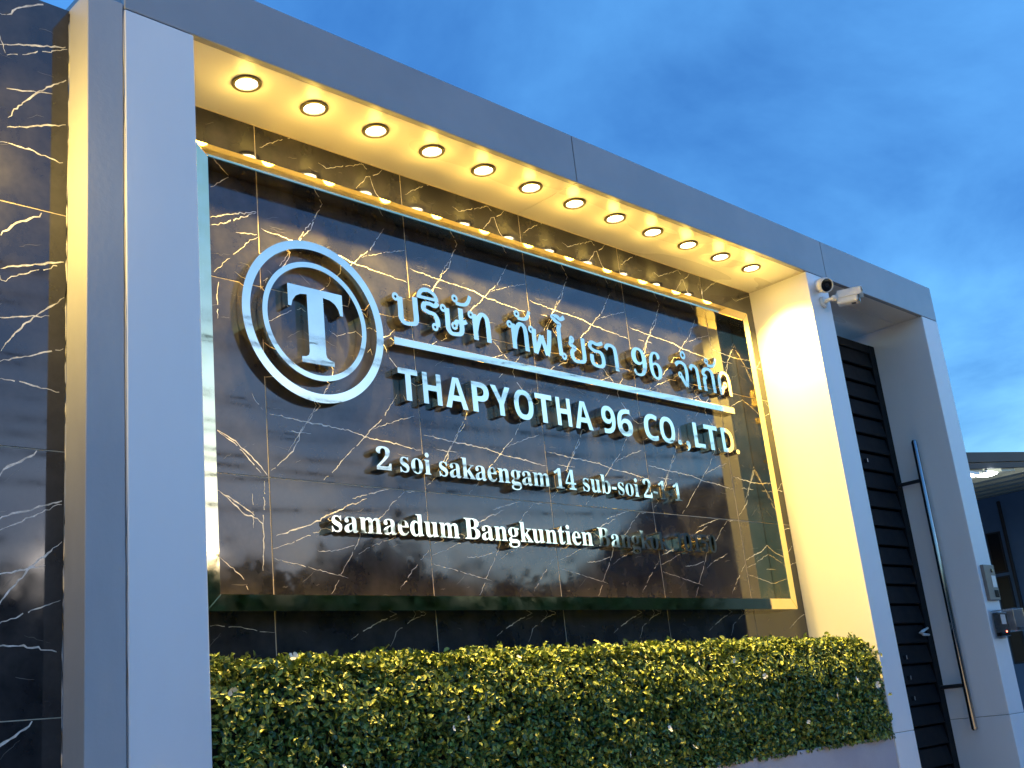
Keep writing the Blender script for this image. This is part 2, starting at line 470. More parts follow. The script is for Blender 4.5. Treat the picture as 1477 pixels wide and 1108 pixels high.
def tile_mesh(name, w, h, veins, seed, faint=16, bold=1.0):
    """one tile: a thin slab with a bevelled edge and its veins as thin inlays"""
    rr = random.Random(seed)
    bm = bmesh.new()
    add_box(bm, 0, w, 0, 0.012, 0, h, 0.0012, 1)
    layers = []
    lines = [(v, bold * WIDTH.get(i, 0.0022 + 0.0012 * rr.random()), 1) for i, v in enumerate(veins)]
    for k in range(faint):
        x, z, a = rr.uniform(0.02, w - 0.06), rr.uniform(0.02, h - 0.02), rr.gauss(0.15, 0.35)
        L = rr.uniform(0.02, 0.09)
        lines.append(([(x, z), (x + L * 0.5 * math.cos(a), z + L * 0.5 * math.sin(a) + rr.gauss(0, .003)), (x + L * math.cos(a), z + L * math.sin(a))], rr.uniform(0.001, 0.0022), 2))
    for li, (pl, wd, mi) in enumerate(lines):
        pts = []
        for (xa, za), (xb, zb) in zip(pl, pl[1:]):
            L = math.hypot(xb - xa, zb - za)
            n = max(2, int(L / 0.012))
            for k in range(n):
                t = k / n
                pts.append((xa + (xb - xa) * t + rr.gauss(0, 0.0018), za + (zb - za) * t + rr.gauss(0, 0.0018)))
        pts.append(pl[-1])
        yl = -0.00025 - 0.00002 * (li % 9)
        prev, gap = None, 0
        n = len(pts)
        for i, (x, z) in enumerate(pts):
            if not (0.002 < x < w - 0.002 and 0.002 < z < h - 0.002):
                prev = None
                continue
            a = pts[max(i - 1, 0)]
            b = pts[min(i + 1, n - 1)]
            tx, tz = b[0] - a[0], b[1] - a[1]
            l = math.hypot(tx, tz) or 1
            taper = min(1.0, 0.35 + 3.0 * min(i, n - 1 - i) / n)
            ww = wd * 0.5 * taper * rr.uniform(0.45, 1.25)
            nx, nz = -tz / l * ww, tx / l * ww
            cur = (bm.verts.new((x + nx, yl, z + nz)), bm.verts.new((x - nx, yl, z - nz)))
            if prev and gap <= 0:
                f = bm.faces.new((prev[0], prev[1], cur[1], cur[0]))
                f.normal_update()
                if f.normal.y > 0:
                    f.normal_flip()
                f.material_index = mi
            gap -= 1
            if gap < -3 and wd < 0.0045 and rr.random() < 0.12:
                gap = rr.choice((1, 1, 2))
            prev = cur
    me = bpy.data.meshes.new(name)
    bm.to_mesh(me)
    bm.free()
    for m in (M['marble'], M['vein'], M['faint']):
        me.materials.append(m)
    return me


JT = 0.0014
TX = [-0.251, .495, 1.2425, 1.99, 2.7375, 3.485, 4.0]
TZ = [.08, .822, 1.564, 2.307, 2.999]
sign_wall = thing('marble_wall', (2.0, D + 0.1, GZ), 'black white-veined marble tile wall behind the gold company lettering', 'wall')
box('wall_core', XPL + 0.02, XR, D + 0.0012, D + 0.2, GZ, ZB + 0.002, M['grout'], sign_wall, 0)
kinds = {}
for ci in range(6):
    for ri in range(4):
        w = TX[ci + 1] - TX[ci] - 2 * JT
        h = TZ[ri + 1] - TZ[ri] - 2 * JT
        if ci == 0:
            vk = ('L1', 'L1', 'L2', 'L3')[ri]
        else:
            vk = ('A', 'B1', 'A', 'A')[ri]
        key = (vk, round(w, 3), round(h, 3))
        if key not in kinds:
            kinds[key] = tile_mesh('tile', w, h, VEINS[vk], len(kinds) + 3)
        o = put('tile', kinds[key], None, sign_wall, (TX[ci] + JT, D, TZ[ri] + JT))
        o.rotation_euler = (rng.normal(0, 0.0002), 0, rng.normal(0, 0.00025))

left_wall = thing('marble_wall', (-1.9, WY + 0.1, GZ), 'black white-veined marble tile wall beside the grey pillar, open to the sky', 'wall')
box('wall_core', -6.4, XS + 0.0, WY + 0.0012, WY + 0.2, GZ, 3.0145, M['grout'], left_wall, 0)
WZ = [-0.735, 0.014, .763, 1.512, 2.269, 3.016]
wk = {}
for ci in range(8):
    for ri in range(5):
        h = WZ[ri + 1] - WZ[ri] - 2 * JT
        k = (round(h, 3))
        if k not in wk:
            wk[k] = tile_mesh('tile', 0.7475 - 2 * JT, h, VEINS['W'], 40 + len(wk), 16, 1.5)
        o = put('tile', wk[k], None, left_wall, (XS - 0.7475 * (ci + 1) + JT, WY, WZ[ri] + JT))
        o.rotation_euler = (rng.normal(0, 0.0002), 0, rng.normal(0, 0.00025))

# ------------------------------------------------------------------ grey pillar between wall and portal
pillar = thing('wall_pillar', (-0.31, 0.2, GZ), 'slim grey painted pillar between the left marble wall and the white post', 'pillar')
box('shaft', XS, XPL - 0.003, 0.006, 0.36, GZ, 3.02, M['pillar'], pillar, 0.004, 3)
bm = bmesh.new()
pts = [(XPL - 0.001, 0.0045 + 0.0008 * math.sin(z * 9), z) for z in np.linspace(GZ, 2.995, 60)]
add_tube(bm, [(x + rng.normal(0, 0.0006), y, z) for x, y, z in pts], [0.0018 + 0.0006 * rng.random() for _ in pts], 6)
bm_obj('seal_bead', bm, M['pillar'], pillar, True)
bm = bmesh.new()
pts = [(XS - 0.001 + 0.0015 * math.sin(z * 5.3) + rng.normal(0, 0.0007), WY - 0.002, z) for z in np.linspace(GZ, 3.0, 80)]
add_tube(bm, pts, [0.0016 + 0.0012 * rng.random() for _ in pts], 6)
bm_obj('seal_bead', bm, M['pillar'], pillar, True)

# ------------------------------------------------------------------ gold picture frame
FX0, FX1, FZ0, FZ1, FW, FD = 0.1708, 3.7777, 1.0732, 2.7931, 0.0555, 0.093
frame = thing('sign_frame', ((FX0 + FX1) / 2, D - 0.04, FZ0), 'polished gold metal frame around the company lettering', 'frame')


def rail(p0, p1, i0, i1, lean=0.0):
    """a mitred box rail: outer corners p0,p1 and inner corners i0,i1 in x,z"""
    y0, y1 = D - FD, D - 0.001
    V = [(q[0], y, q[1]) for y in (y0, y1) for q in (p0, p1, i1, i0)]
    F = [(0, 1, 2, 3), (7, 6, 5, 4), (0, 4, 5, 1), (1, 5, 6, 2), (2, 6, 7, 3), (3, 7, 4, 0)]
    bm = bmesh.new()
    vs = [bm.verts.new(v) for v in V]
    for k_ in (0, 1):
        vs[k_].co.y += lean
    for f in F:
        bm.faces.new([vs[i] for i in f])
    bmesh.ops.recalc_face_normals(bm, faces=bm.faces[:])
    bmesh.ops.bevel(bm, geom=bm.edges[:], offset=0.0018, segments=2, affect='EDGES')
    bm_obj('frame_rail', bm, M['gold'], frame)


g = 0.0006
o_ = [(FX0, FZ0), (FX1, FZ0), (FX1, FZ1), (FX0, FZ1)]
i_ = [(FX0 + FW, FZ0 + FW), (FX1 - FW, FZ0 + FW), (FX1 - FW, FZ1 - FW), (FX0 + FW, FZ1 - FW)]
for k in range(4):
    j = (k + 1) % 4
    rail(o_[k], o_[j], i_[k], i_[j], 0.0035 if k == 2 else 0.0)

# ------------------------------------------------------------------ raised lettering
DEP = 0.038          # depth of a letter
LF = D - 0.0405      # its front face


def glyph_geo(ch, off=0.0):
    c = bpy.data.curves.new('glyph', 'FONT')
    c.body = ch
    c.size = 1.0
    c.resolution_u = 6
    c.offset = off
    o = bpy.data.objects.new('glyph', c)
    COL.objects.link(o)
    dg = bpy.context.evaluated_depsgraph_get()
    me = bpy.data.meshes.new_from_object(o.evaluated_get(dg))
    bpy.data.objects.remove(o)
    bpy.data.curves.remove(c)
    co = np.array([v.co[:] for v in me.vertices])
    fs = [tuple(p.vertices) for p in me.polygons]
    bpy.data.meshes.remove(me)
    return co, fs


_gc = {}


def glyph(ch, off=0.0):
    if (ch, off) not in _gc:
        _gc[(ch, off)] = glyph_geo(ch, off)
    return _gc[(ch, off)]


def solid_from_flat(name, co2, fs, mats, parent, y_front=LF, dep=DEP):
    """extrude a flat x,z outline (triangulated) into a letter with side returns"""
    bm = bmesh.new()
    vs = [bm.verts.new((x, y_front, z)) for x, z in co2]
    for f in fs:
        try:
            bm.faces.new([vs[i] for i in f])
        except ValueError:
            pass
    bmesh.ops.remove_doubles(bm, verts=bm.verts[:], dist=1e-5)
    bm.normal_update()
    for f in bm.faces:
        if f.normal.y > 0:
            f.normal_flip()
    r = bmesh.ops.extrude_face_region(bm, geom=bm.faces[:])
    newv = {v for v in r['geom'] if isinstance(v, bmesh.types.BMVert)}
    for v in bm.verts:
        if v not in newv:
            v.co.y += dep
    bmesh.ops.recalc_face_normals(bm, faces=bm.faces[:])
    o = bm_obj(name, bm, mats, parent)
    # every letter sits very slightly out of true, so each face mirrors its own bit of sky
    o.rotation_euler = (rng.normal(0, 0.006), 0, rng.normal(0, 0.007))
    return o


def letter_fit(ch, x0, x1, zbase, size, parent, off=0.0, z0=None, z1=None):
    co, fs = glyph(ch, off)
    mn, mxx = co[:, 0].min(), co[:, 0].max()
    x = x0 + (co[:, 0] - mn) / (mxx - mn) * (x1 - x0)
    if z0 is not None:
        a, b = co[:, 1].min(), co[:, 1].max()
        z = z0 + (co[:, 1] - a) / (b - a) * (z1 - z0)
    else:
        z = zbase + co[:, 1] * size
    solid_from_flat('letter', list(zip(x, z)), fs, M['letter'], parent)


def adv(ch):
    if ('adv', ch) not in _gc:
        h, _ = glyph('\U0001D407')
        both, _ = glyph(ch + '\U0001D407')
        _gc[('adv', ch)] = both[:, 0].max() - h[:, 0].max()
    return _gc[('adv', ch)]


def word(txt, x0, x1, zbase, size, parent, off=0.0):
    cur, items = 0.0, []
    for ch in txt:
        co, fs = glyph(ch, off)
        items.append((cur + co[:, 0].min(), cur + co[:, 0].max(), ch))
        cur += adv(ch)
    a, b = items[0][0], items[-1][1]
    s = (x1 - x0) / (b - a)
    for l, r_, ch in items:
        letter_fit(ch, x0 + (l - a) * s, x0 + (r_ - a) * s, zbase, size, parent, off)


def serif(s):
    out = ''
    for c in s:
        if c.islower(): out += chr(0x1D41A + ord(c) - 97)
        elif c.isupper(): out += chr(0x1D400 + ord(c) - 65)
        elif c.isdigit(): out += chr(0x1D7CE + ord(c) - 48)
        else: out += c
    return out


def sansb(c):
    if c.isupper(): return chr(0x1D5D4 + ord(c) - 65)
    if c.isdigit(): return chr(0x1D7EC + ord(c) - 48)
    return c


# round emblem with the letter T
emblem = thing('round_emblem', (0.712, D - 0.02, 1.87), 'gold double ring emblem with a large T inside', 'emblem')


def ring(name, cx, cz, r0, r1, parent):
    n = 96
    V, F = [], []
    for k in range(n):
        a = 2 * math.pi * k / n
        V += [(cx + r0 * math.cos(a), cz + r0 * math.sin(a)), (cx + r1 * math.cos(a), cz + r1 * math.sin(a))]
        j = (k + 1) % n
        F.append((2 * k, 2 * k + 1, 2 * j + 1, 2 * j))
    return solid_from_flat(name, V, F, M['letter'], parent)


ring('outer_ring', 0.714, 2.196, 0.297, 0.332, emblem)
ring('inner_ring', 0.714, 2.195, 0.222, 0.244, emblem)
TP = [(.586, 2.329), (.846, 2.329), (.846, 2.238), (.832, 2.238), (.825, 2.262), (.809, 2.283), (.786, 2.295), (.752, 2.299), (.752, 2.064), (.756, 2.050), (.769, 2.042), (.790, 2.039),
      (.790, 2.017), (.638, 2.017), (.638, 2.039), (.659, 2.042), (.671, 2.050), (.675, 2.064), (.675, 2.299), (.644, 2.295), (.622, 2.283), (.607, 2.262), (.600, 2.238), (.586, 2.238)]
solid_from_flat('letter', TP, [tuple(range(len(TP)))], M['letter'], emblem)

thai = thing('thai_lettering', (2.33, D - 0.02, 2.26), 'line of raised gold Thai letters above the divider bar', 'lettering')
TB, TH = 2.266, 0.133         # baseline and height of a plain consonant


def smooth_path(pts, per=7):
    """Catmull-Rom through the points"""
    p = [Vector((*q, 0)) for q in pts]
    out = []
    for i in range(len(p) - 1):
        a, b, c, d = p[max(i - 1, 0)], p[i], p[i + 1], p[min(i + 2, len(p) - 1)]
        for k in range(per):
            t = k / per
            out.append(0.5 * ((2 * b) + (c - a) * t + (2 * a - 5 * b + 4 * c - d) * t * t + (3 * b - a - 3 * c + d) * t ** 3))
    out.append(p[-1])
    return out


def thai_letter(strokes, loops, x0, x1, zb=TB, h=TH, thick=0.0285, thin=0.0175, lr=0.0185, li=0.0062):
    """a looped letter: pen strokes thick on the verticals and thin on the horizontals, plus round heads"""
    bm = bmesh.new()
    w = x1 - x0
    lay = 0
    for st in strokes:
        path = [Vector((x0 + q.x * w, zb + q.y * h, 0)) for q in smooth_path(st)]
        L = []
        for i, q in enumerate(path):
            t = (path[min(i + 1, len(path) - 1)] - path[max(i - 1, 0)])
            t.normalize()
            wd = (thin + (thick - thin) * abs(t.y) ** 1.5) * 0.5
            L.append((q.x - t.y * wd, q.y + t.x * wd, q.x + t.y * wd, q.y - t.x * wd))
        yf = LF + 0.00025 * lay
        A = [(bm.verts.new((a, yf, b)), bm.verts.new((c, yf, d)), bm.verts.new((a, LF + DEP, b)), bm.verts.new((c, LF + DEP, d))) for a, b, c, d in L]
        for p, q in zip(A, A[1:]):
            bm.faces.new((p[0], p[1], q[1], q[0]))
            bm.faces.new((p[2], q[2], q[3], p[3]))
            bm.faces.new((p[0], q[0], q[2], p[2]))
            bm.faces.new((p[1], p[3], q[3], q[1]))
        bm.faces.new((A[0][0], A[0][2], A[0][3], A[0][1]))
        bm.faces.new((A[-1][0], A[-1][1], A[-1][3], A[-1][2]))
        lay += 1
    for (lx, lz) in loops:
        cx, cz = x0 + lx * w, zb + lz * h
        yf = LF + 0.00025 * lay
        n = 22
        R_ = []
        for k in range(n):
            a = 2 * math.pi * k / n
            R_.append([bm.verts.new((cx + r * math.cos(a), y, cz + r * math.sin(a))) for r, y in ((li, yf), (lr, yf), (lr, LF + DEP), (li, LF + DEP))])
        for k in range(n):
            p, q = R_[k], R_[(k + 1) % n]
            for a in range(4):
                b = (a + 1) % 4
                bm.faces.new((p[a], p[b], q[b], q[a]))
        lay += 1
    bmesh.ops.recalc_face_normals(bm, faces=bm.faces[:])
    o = bm_obj('letter', bm, M['letter'], thai)
    o.rotation_euler = (rng.normal(0, 0.006), 0, rng.normal(0, 0.007))


GLY = {
    'bo': ([[(.30, .90), (.30, .45), (.30, .2), (.42, .05), (.62, .045), (.82, .09), (.90, .24), (.90, .6), (.90, 1.0)]], [(.13, .87)]),
    'ro': ([[(.88, .16), (.88, .38), (.72, .56), (.40, .60), (.14, .68), (.20, .86), (.50, .90), (.78, .86), (.98, 1.0)]], [(.72, .13)]),
    'so': ([[(.25, .90), (.25, .45), (.25, .2), (.36, .05), (.54, .045), (.70, .09), (.78, .24), (.78, .6), (.78, 1.0)], [(.54, .36), (.62, .50), (.80, .48), (1.0, .58)]], [(.11, .87), (.50, .33)]),
    'tho': ([[(.28, .92), (.28, .5), (.28, 0.0)], [(.28, .30), (.46, .78), (.66, .97), (.84, .88), (.89, .66), (.89, .3), (.89, 0.0)]], [(.12, .87)]),
    'pho': ([[(.22, .92), (.20, .5), (.22, 0.0)], [(.22, .02), (.38, .35), (.54, .72)], [(.54, .72), (.64, .38), (.74, .02)], [(.74, 0.0), (.86, .45), (.94, 1.0)]], [(.10, .87)]),
    'o': ([[(.46, .12), (.44, .6), (.46, 1.15), (.56, 1.34), (.30, 1.44), (.10, 1.58), (.42, 1.63), (.66, 1.54), (.98, 1.66)]], [(.66, .12)]),
    'yo': ([[(.24, .86), (.10, .66), (.34, .54), (.16, .40), (.14, .2), (.30, .05), (.54, .04), (.80, .09), (.88, .26), (.88, .6), (.88, 1.0)]], [(.20, .86)]),
    'tho2': ([[(.98, 1.0), (.62, .90), (.24, .94), (.10, .76), (.36, .62), (.74, .60), (.89, .44), (.89, .18), (.72, .045), (.36, .045), (.16, .16), (.16, .46)]], []),
    'aa': ([[(.06, .80), (.22, .95), (.52, .99), (.80, .90), (.87, .66), (.87, .3), (.87, 0.0)]], []),
    'cho': ([[(.06, .84), (.26, .97), (.56, 1.0), (.80, .90), (.88, .68), (.86, .40), (.76, 0.0)], [(.76, .02), (.56, .20), (.44, .40)]], [(.34, .46)]),
    'ko': ([[(.14, 0.0), (.14, .32), (.15, .52), (.28, .64), (.10, .76), (.26, .94), (.56, 1.0), (.80, .90), (.87, .66), (.87, .3), (.87, 0.0)]], []),
    'do': ([[(.17, 0.0), (.10, .36), (.14, .72), (.34, .95), (.58, 1.0), (.80, .90), (.88, .66), (.88, .3), (.88, 0.0)], [(.18, .05), (.32, .26), (.44, .38)]], [(.53, .46)]),
}
for gk, xa, xb in (('bo', 1.109, 1.247), ('ro', 1.266, 1.366), ('so', 1.376, 1.530), ('tho', 1.542, 1.674), ('tho', 1.785, 1.920), ('pho', 1.930, 2.080),
                   ('o', 2.095, 2.192), ('yo', 2.204, 2.322), ('tho2', 2.348, 2.462), ('aa', 2.474, 2.566), ('cho', 3.049, 3.165), ('aa', 3.183, 3.262),
                   ('ko', 3.293, 3.408), ('do', 3.442, 3.562)):
    thai_letter(*GLY[gk], xa, xb)
for ch, xa, xb in (('9', 2.682, 2.804), ('6', 2.826, 2.927)):
    letter_fit(serif(ch), xa, xb, TB + 0.004, 0.212, thai)
for xa, xb, za, zb in ((1.448, 1.566, 2.414, 2.470), (1.839, 1.945, 2.418, 2.470), (3.333, 3.450, 2.416, 2.476)):
    thai_letter([[(.20, .10), (.45, .08), (.70, .18), (.86, .50), (.97, 1.0)]], [(.17, .48)], xa, xb, za, zb - za, 0.020, 0.016, 0.0185, 0.0068)
thai_letter([], [(.5, .5)], 3.107, 3.166, 2.420, 0.052, lr=0.024, li=0.0105)
# the dome-shaped vowel above the second consonant
n = 14
V = [(1.3075 + 0.062 * math.cos(math.pi * k / n), 2.402 + 0.056 * math.sin(math.pi * k / n)) for k in range(n + 1)]
V += [(1.3075 + 0.036 * math.cos(math.pi * k / n), 2.416 + 0.022 * math.sin(math.pi * k / n)) for k in range(n + 1)]
F = [(k, k + 1, n + 2 + k, n + 1 + k) for k in range(n)] + [(0, n + 1, 2 * n + 1, n)]
solid_from_flat('letter', V, F, M['letter'], thai)

bar = thing('divider_bar', (2.33, D - 0.02, 2.16), 'long thin gold bar between the Thai and the English company name', 'bar')
box('strip', 1.102, 3.558, LF, LF + DEP, 2.165, 2.200, M['letter'], bar, 0.0015)

eng = thing('english_lettering', (2.33, D - 0.02, 1.93), 'raised gold capitals reading THAPYOTHA 96 CO.,LTD.', 'lettering')
EB, ES = 1.930, 0.1925
for ch, xa, xb in zip('THAPYOTHA96COLTD',
                      (1.108, 1.238, 1.362, 1.518, 1.634, 1.775, 1.916, 2.058, 2.180, 2.379, 2.497, 2.706, 2.837, 3.128, 3.226, 3.386),
                      (1.212, 1.341, 1.490, 1.621, 1.756, 1.900, 2.028, 2.155, 2.307, 2.482, 2.612, 2.822, 2.962, 3.222, 3.350, 3.497)):
    letter_fit(sansb(ch), xa, xb, EB, ES, eng)
letter_fit('.', 2.978, 3.012, 0, 1, eng, 0.0, EB, EB + 0.026)
letter_fit(',', 3.048, 3.084, 0, 1, eng, 0.0, EB - 0.028, EB + 0.028)
letter_fit('.', 3.508, 3.542, 0, 1, eng, 0.0, EB, EB + 0.026)

ad1 = thing('address_lettering', (1.95, D - 0.02, 1.62), 'small raised serif letters reading 2 soi sakaengam 14 sub-soi 2-1-1', 'lettering')
for t, xa, xb in (('2', .964, 1.038), ('soi', 1.083, 1.244), ('sakaengam', 1.290, 1.954), ('14', 1.986, 2.131), ('sub-soi', 2.179, 2.591), ('2-1-1', 2.629, 2.938)):
    word(serif(t), xa, xb, 1.626, 0.132, ad1)
ad2 = thing('address_lettering', (1.95, D - 0.02, 1.36), 'small raised serif letters reading samaedum Bangkuntien Bangkok 10150', 'lettering')
for t, xa, xb in (('samaedum', .732, 1.371), ('Bangkuntien', 1.400, 2.200), ('Bangkok', 2.238, 2.772), ('10150', 2.830, 3.179)):
    word(serif(t), xa, xb, 1.371, 0.128, ad2)

# ------------------------------------------------------------------ downlights in the soffit
WARM = (1.0, 0.655, 0.125)
ORD = ('twelfth', 'eleventh', 'tenth', 'ninth', 'eighth', 'seventh', 'sixth', 'fifth', 'fourth', 'third', 'second', 'first')
for k in range(12):
    x, y = 0.308 + k * 0.3049, 0.155
    d = thing('downlight', (x, y, ZB), 'round warm downlight lit in the soffit, %s from the bright yellow reveal' % ORD[k], 'downlight', 'row of downlights in the soffit')
    lathe('trim_ring', [(0.055, 0.0015), (0.056, -0.003), (0.054, -0.007), (0.048, -0.009), (0.041, -0.007), (0.038, 0.001)], (x, y, ZB), M['ring'], d, n=40)
    tilt = (rng.normal(0, 0.05), rng.normal(0, 0.05))
    lathe('lens', [(0.0385, -0.0005), (0.032, -0.0025), (0.02, -0.0038), (0.0, -0.0042)], (x, y, ZB), M['lens'], d, n=32)
    s = lamp('light', 'SPOT', (x, y, ZB - 0.012), (34.0 if k == 11 else 18.0), WARM, d, spot_size=R(88), spot_blend=0.95, shadow_soft_size=0.022)
    s.rotation_euler = (0.03 + tilt[0], (-0.40 if k == 11 else tilt[1]), 0)
    lamp('light', 'POINT', (x, y, ZB - 0.06), 0.10, WARM, d, shadow_soft_size=0.03)

# ------------------------------------------------------------------ planter and hedge
planter = thing('planter', (2.0, 0.2, GZ), 'low mauve rendered planter wall under the hedge', 'planter')
bm = bmesh.new()
add_box(bm, 0.004, 3.996, 0.006, 0.07, GZ, 0.378, 0.004, 2)
bm_obj('front_wall', bm, M['plaster'], planter)
box('soil_fill', 0.006, 3.994, 0.07, D - 0.004, GZ, 0.34, M['mulch'], planter, 0)

hedge = thing('clipped_hedge', (2.0, 0.18, 0.34), 'clipped small-leaved green hedge in the planter under the sign', 'hedge')
HX0, HX1, HT = 0.012, 4.035, 0.885


def leaf_cloud(P, N, size, wid, spread=0.9):
    """rhombic folded leaves at points P, facing loosely along N: 4 corners, 2 triangles each"""
    n = len(P)
    nn = N + rng.normal(0, spread, (n, 3))
    nn /= np.linalg.norm(nn, axis=1)[:, None] + 1e-9
    t = rng.normal(0, 1, (n, 3)) + np.array([0, 0, 0.5])
    t -= (t * nn).sum(1)[:, None] * nn
    t /= np.linalg.norm(t, axis=1)[:, None] + 1e-9
    s = np.cross(nn, t)
    L = (size * rng.uniform(0.65, 1.3, n))[:, None]
    W = (wid * rng.uniform(0.75, 1.25, n))[:, None]
    V = np.empty((n, 6, 3))
    V[:, 0] = P - t * L * 0.5
    V[:, 1] = P + s * W * 0.46 - t * L * 0.12 + nn * W * 0.18
    V[:, 2] = P + s * W * 0.40 + t * L * 0.22 + nn * W * 0.18
    V[:, 3] = P + t * L * 0.5 - nn * L * 0.10
    V[:, 4] = P - s * W * 0.40 + t * L * 0.22 + nn * W * 0.18
    V[:, 5] = P - s * W * 0.46 - t * L * 0.12 + nn * W * 0.18
    b = np.arange(n)[:, None] * 6
    F = np.concatenate([b + np.array([[0, 1, 2, 3]]), b + np.array([[0, 3, 4, 5]])], 0)
    return V.reshape(-1, 3), F


def np_mesh(name, V, F, mats, parent=None, loc=None, smooth=False):
    me = bpy.data.meshes.new(name)
    me.vertices.add(len(V))
    me.vertices.foreach_set('co', V.ravel())
    k = F.shape[1]
    me.loops.add(F.size)
    me.loops.foreach_set('vertex_index', F.ravel().astype(np.int32))
    me.polygons.add(len(F))
    me.polygons.foreach_set('loop_start', np.arange(0, F.size, k, dtype=np.int32))
    me.update(calc_edges=True)
    return put(name, me, mats, parent, loc)


def lump(x, z):
    return 0.016 * np.sin(x * 5.1 + 1.3) * np.sin(z * 11 + x * 2) + 0.012 * np.sin(x * 13.7 + z * 7) + 0.008 * np.sin(x * 31 + 4 * z)


NF = 34000
x = rng.uniform(HX0, HX1, NF)
z = rng.uniform(0.365, HT, NF)
dep = rng.exponential(0.022, NF) - 0.006
yf = -0.006 + lump(x, z) * 0.7 + dep
over = np.clip((z - (HT - 0.17)) / 0.17, 0, 1)
yf += 0.10 * over ** 1.7
ok = ~((x > 3.985) & (yf > -0.012)) & ~((x < 0.03) & (yf < 0.0))
P1 = np.stack([x, yf, z], 1)[ok]
N1 = np.stack([np.zeros(len(P1)), -np.ones(len(P1)), 0.35 + 1.3 * over[ok]], 1)
NTp = 15000
x = rng.uniform(HX0 + .01, 3.985, NTp)
y = rng.uniform(0.03, D - 0.02, NTp)
zt = HT + 0.008 + lump(x, y * 3) * 0.8 - rng.exponential(0.018, NTp) + np.clip((0.14 - y) / 0.11, 0, 1) ** 2 * -0.03
P2 = np.stack([x, y, zt], 1)
N2 = np.tile(np.array([0, -0.25, 1.0]), (NTp, 1))
# young shoots standing above the cut
PS, NS = [], []
for k in range(520):
    sx, sy = rng.uniform(0.03, 3.97), rng.uniform(0.02, D - 0.03)
    hh = rng.uniform(0.008, 0.045)
    z0 = HT - 0.01 - 0.045 * max(0, (0.1 - sy) / 0.1) ** 2
    for j in range(int(rng.integers(3, 7))):
        PS.append((sx + rng.normal(0, 0.007), sy + rng.normal(0, 0.007), z0 + hh * (j + 1) / 5))
        NS.append((rng.normal(0, 1), -0.6, 0.5))
for k in range(500):
    sx, sz = rng.uniform(0.05, 3.98), rng.uniform(0.40, HT - 0.05)
    for j in range(4):
        PS.append((sx + rng.normal(0, 0.008), -0.018 - rng.uniform(0, 0.022), sz + rng.normal(0, 0.008)))
        NS.append((rng.normal(0, .6), -1, 0.5))
P = np.concatenate([P1, P2, np.array(PS)])
N = np.concatenate([N1, N2, np.array(NS)])
V, F = leaf_cloud(P, N, 0.0250, 0.0145)
fo = np_mesh('foliage', V, F, M['leaf'], hedge)
fo['kind'] = 'stuff'
box('stem_mass', 0.03, 3.97, 0.06, D - 0.02, 0.33, HT - 0.075, M['mulch'], hedge, 0.03)


def flower(x, y, z, s):
    """a small blossom: five cupped round petals at loose angles"""
    bm = bmesh.new()
    q = Vector((rng.normal(0, .5), -1, rng.normal(0.2, .5))).to_track_quat('Z', 'Y').to_matrix()
    for k in range(5):
        a = 2 * math.pi * k / 5 + rng.normal(0, .25)
        L = s * rng.uniform(0.7, 1.1)
        vs = [bm.verts.new((x, y, z))]
        for da, rr_, up in ((-.55, .45, .10), (-.62, .8, .22), (-.28, 1.05, .30), (.28, 1.05, .30), (.62, .8, .22), (.55, .45, .10)):
            vs.append(bm.verts.new(Vector((x, y, z)) + q @ Vector((math.cos(a + da) * L * rr_, math.sin(a + da) * L * rr_, L * up + 0.0004 * k))))
        bm.faces.new(vs)
    bm_obj('flower', bm, M['petal'], hedge, True)


for fx, fz, s in ((0.055, 0.80, .018), (0.88, 0.63, .011), (0.95, 0.66, .010), (0.42, 0.55, .008), (0.33, 0.895, .016), (3.87, 0.665, .026), (3.83, 0.635, .018),
                  (3.40, 0.60, .018), (3.62, 0.67, .014), (2.35, 0.80, .014), (2.05, 0.545, .013), (1.78, 0.47, .012), (2.20, 0.46, .012), (3.95, 0.78, .013),
                  (1.30, 0.86, .012), (2.80, 0.72, .013), (2.62, 0.80, .011), (1.1, 0.44, .010), (3.1, 0.50, .010)):
    flower(fx, -0.052 + 0.10 * max(0.0, (fz - HT + 0.17) / 0.17) ** 1.7, fz, s * 1.0)

# ------------------------------------------------------------------ louvred gate with its pull handle
gate = thing('metal_gate', (4.86, 0.4, GZ + 0.04), 'black horizontal slat metal gate with a long steel pull handle', 'gate')
GY, GT = 0.366, 2.892
box('stile', XG - 0.085, XG - 0.004, GY + 0.012, GY + 0.062, GZ + 0.05, GT, M['gate'], gate)
box('stile', XM + 0.004, XM + 0.085, GY + 0.012, GY + 0.062, GZ + 0.05, GT, M['gate'], gate)
box('rail', XM + 0.085, XG - 0.085, GY + 0.014, GY + 0.06, GT - 0.06, GT - 0.001, M['gate'], gate)
box('rail', XM + 0.085, XG - 0.085, GY + 0.014, GY + 0.06, GZ + 0.05, GZ + 0.11, M['gate'], gate)
bm = bmesh.new()
add_box(bm, XM + 0.086, XG - 0.086, -0.009, 0.009, -0.056, 0.056, 0.003, 2, Matrix.Translation((0, 0, 0)))
me = bpy.data.meshes.new('slat')
bm.to_mesh(me)
bm.free()
me.materials.append(M['gate'])
zc = GT - 0.115
while zc > GZ + 0.16:
    o = put('slat', me, None, gate, (0, GY + 0.03, zc))
    o.rotation_euler = (R(-9), 0, 0)
    zc -= 0.1235
box('gap_blackout_sheet', XM + 0.03, XG - 0.03, GY + 0.064, GY + 0.067, GZ + 0.1, GT - 0.061, M['gate'], gate, 0)  # added black sheet that keeps the gaps between the slats dark
hb = tube('pull_handle', [(5.44, 0.212, 0.312), (5.44, 0.212, 0.322), (5.44, 0.212, 2.160), (5.44, 0.212, 2.172)], [0.013, 0.0195, 0.0195, 0.013], M['chrome'], gate, 20)
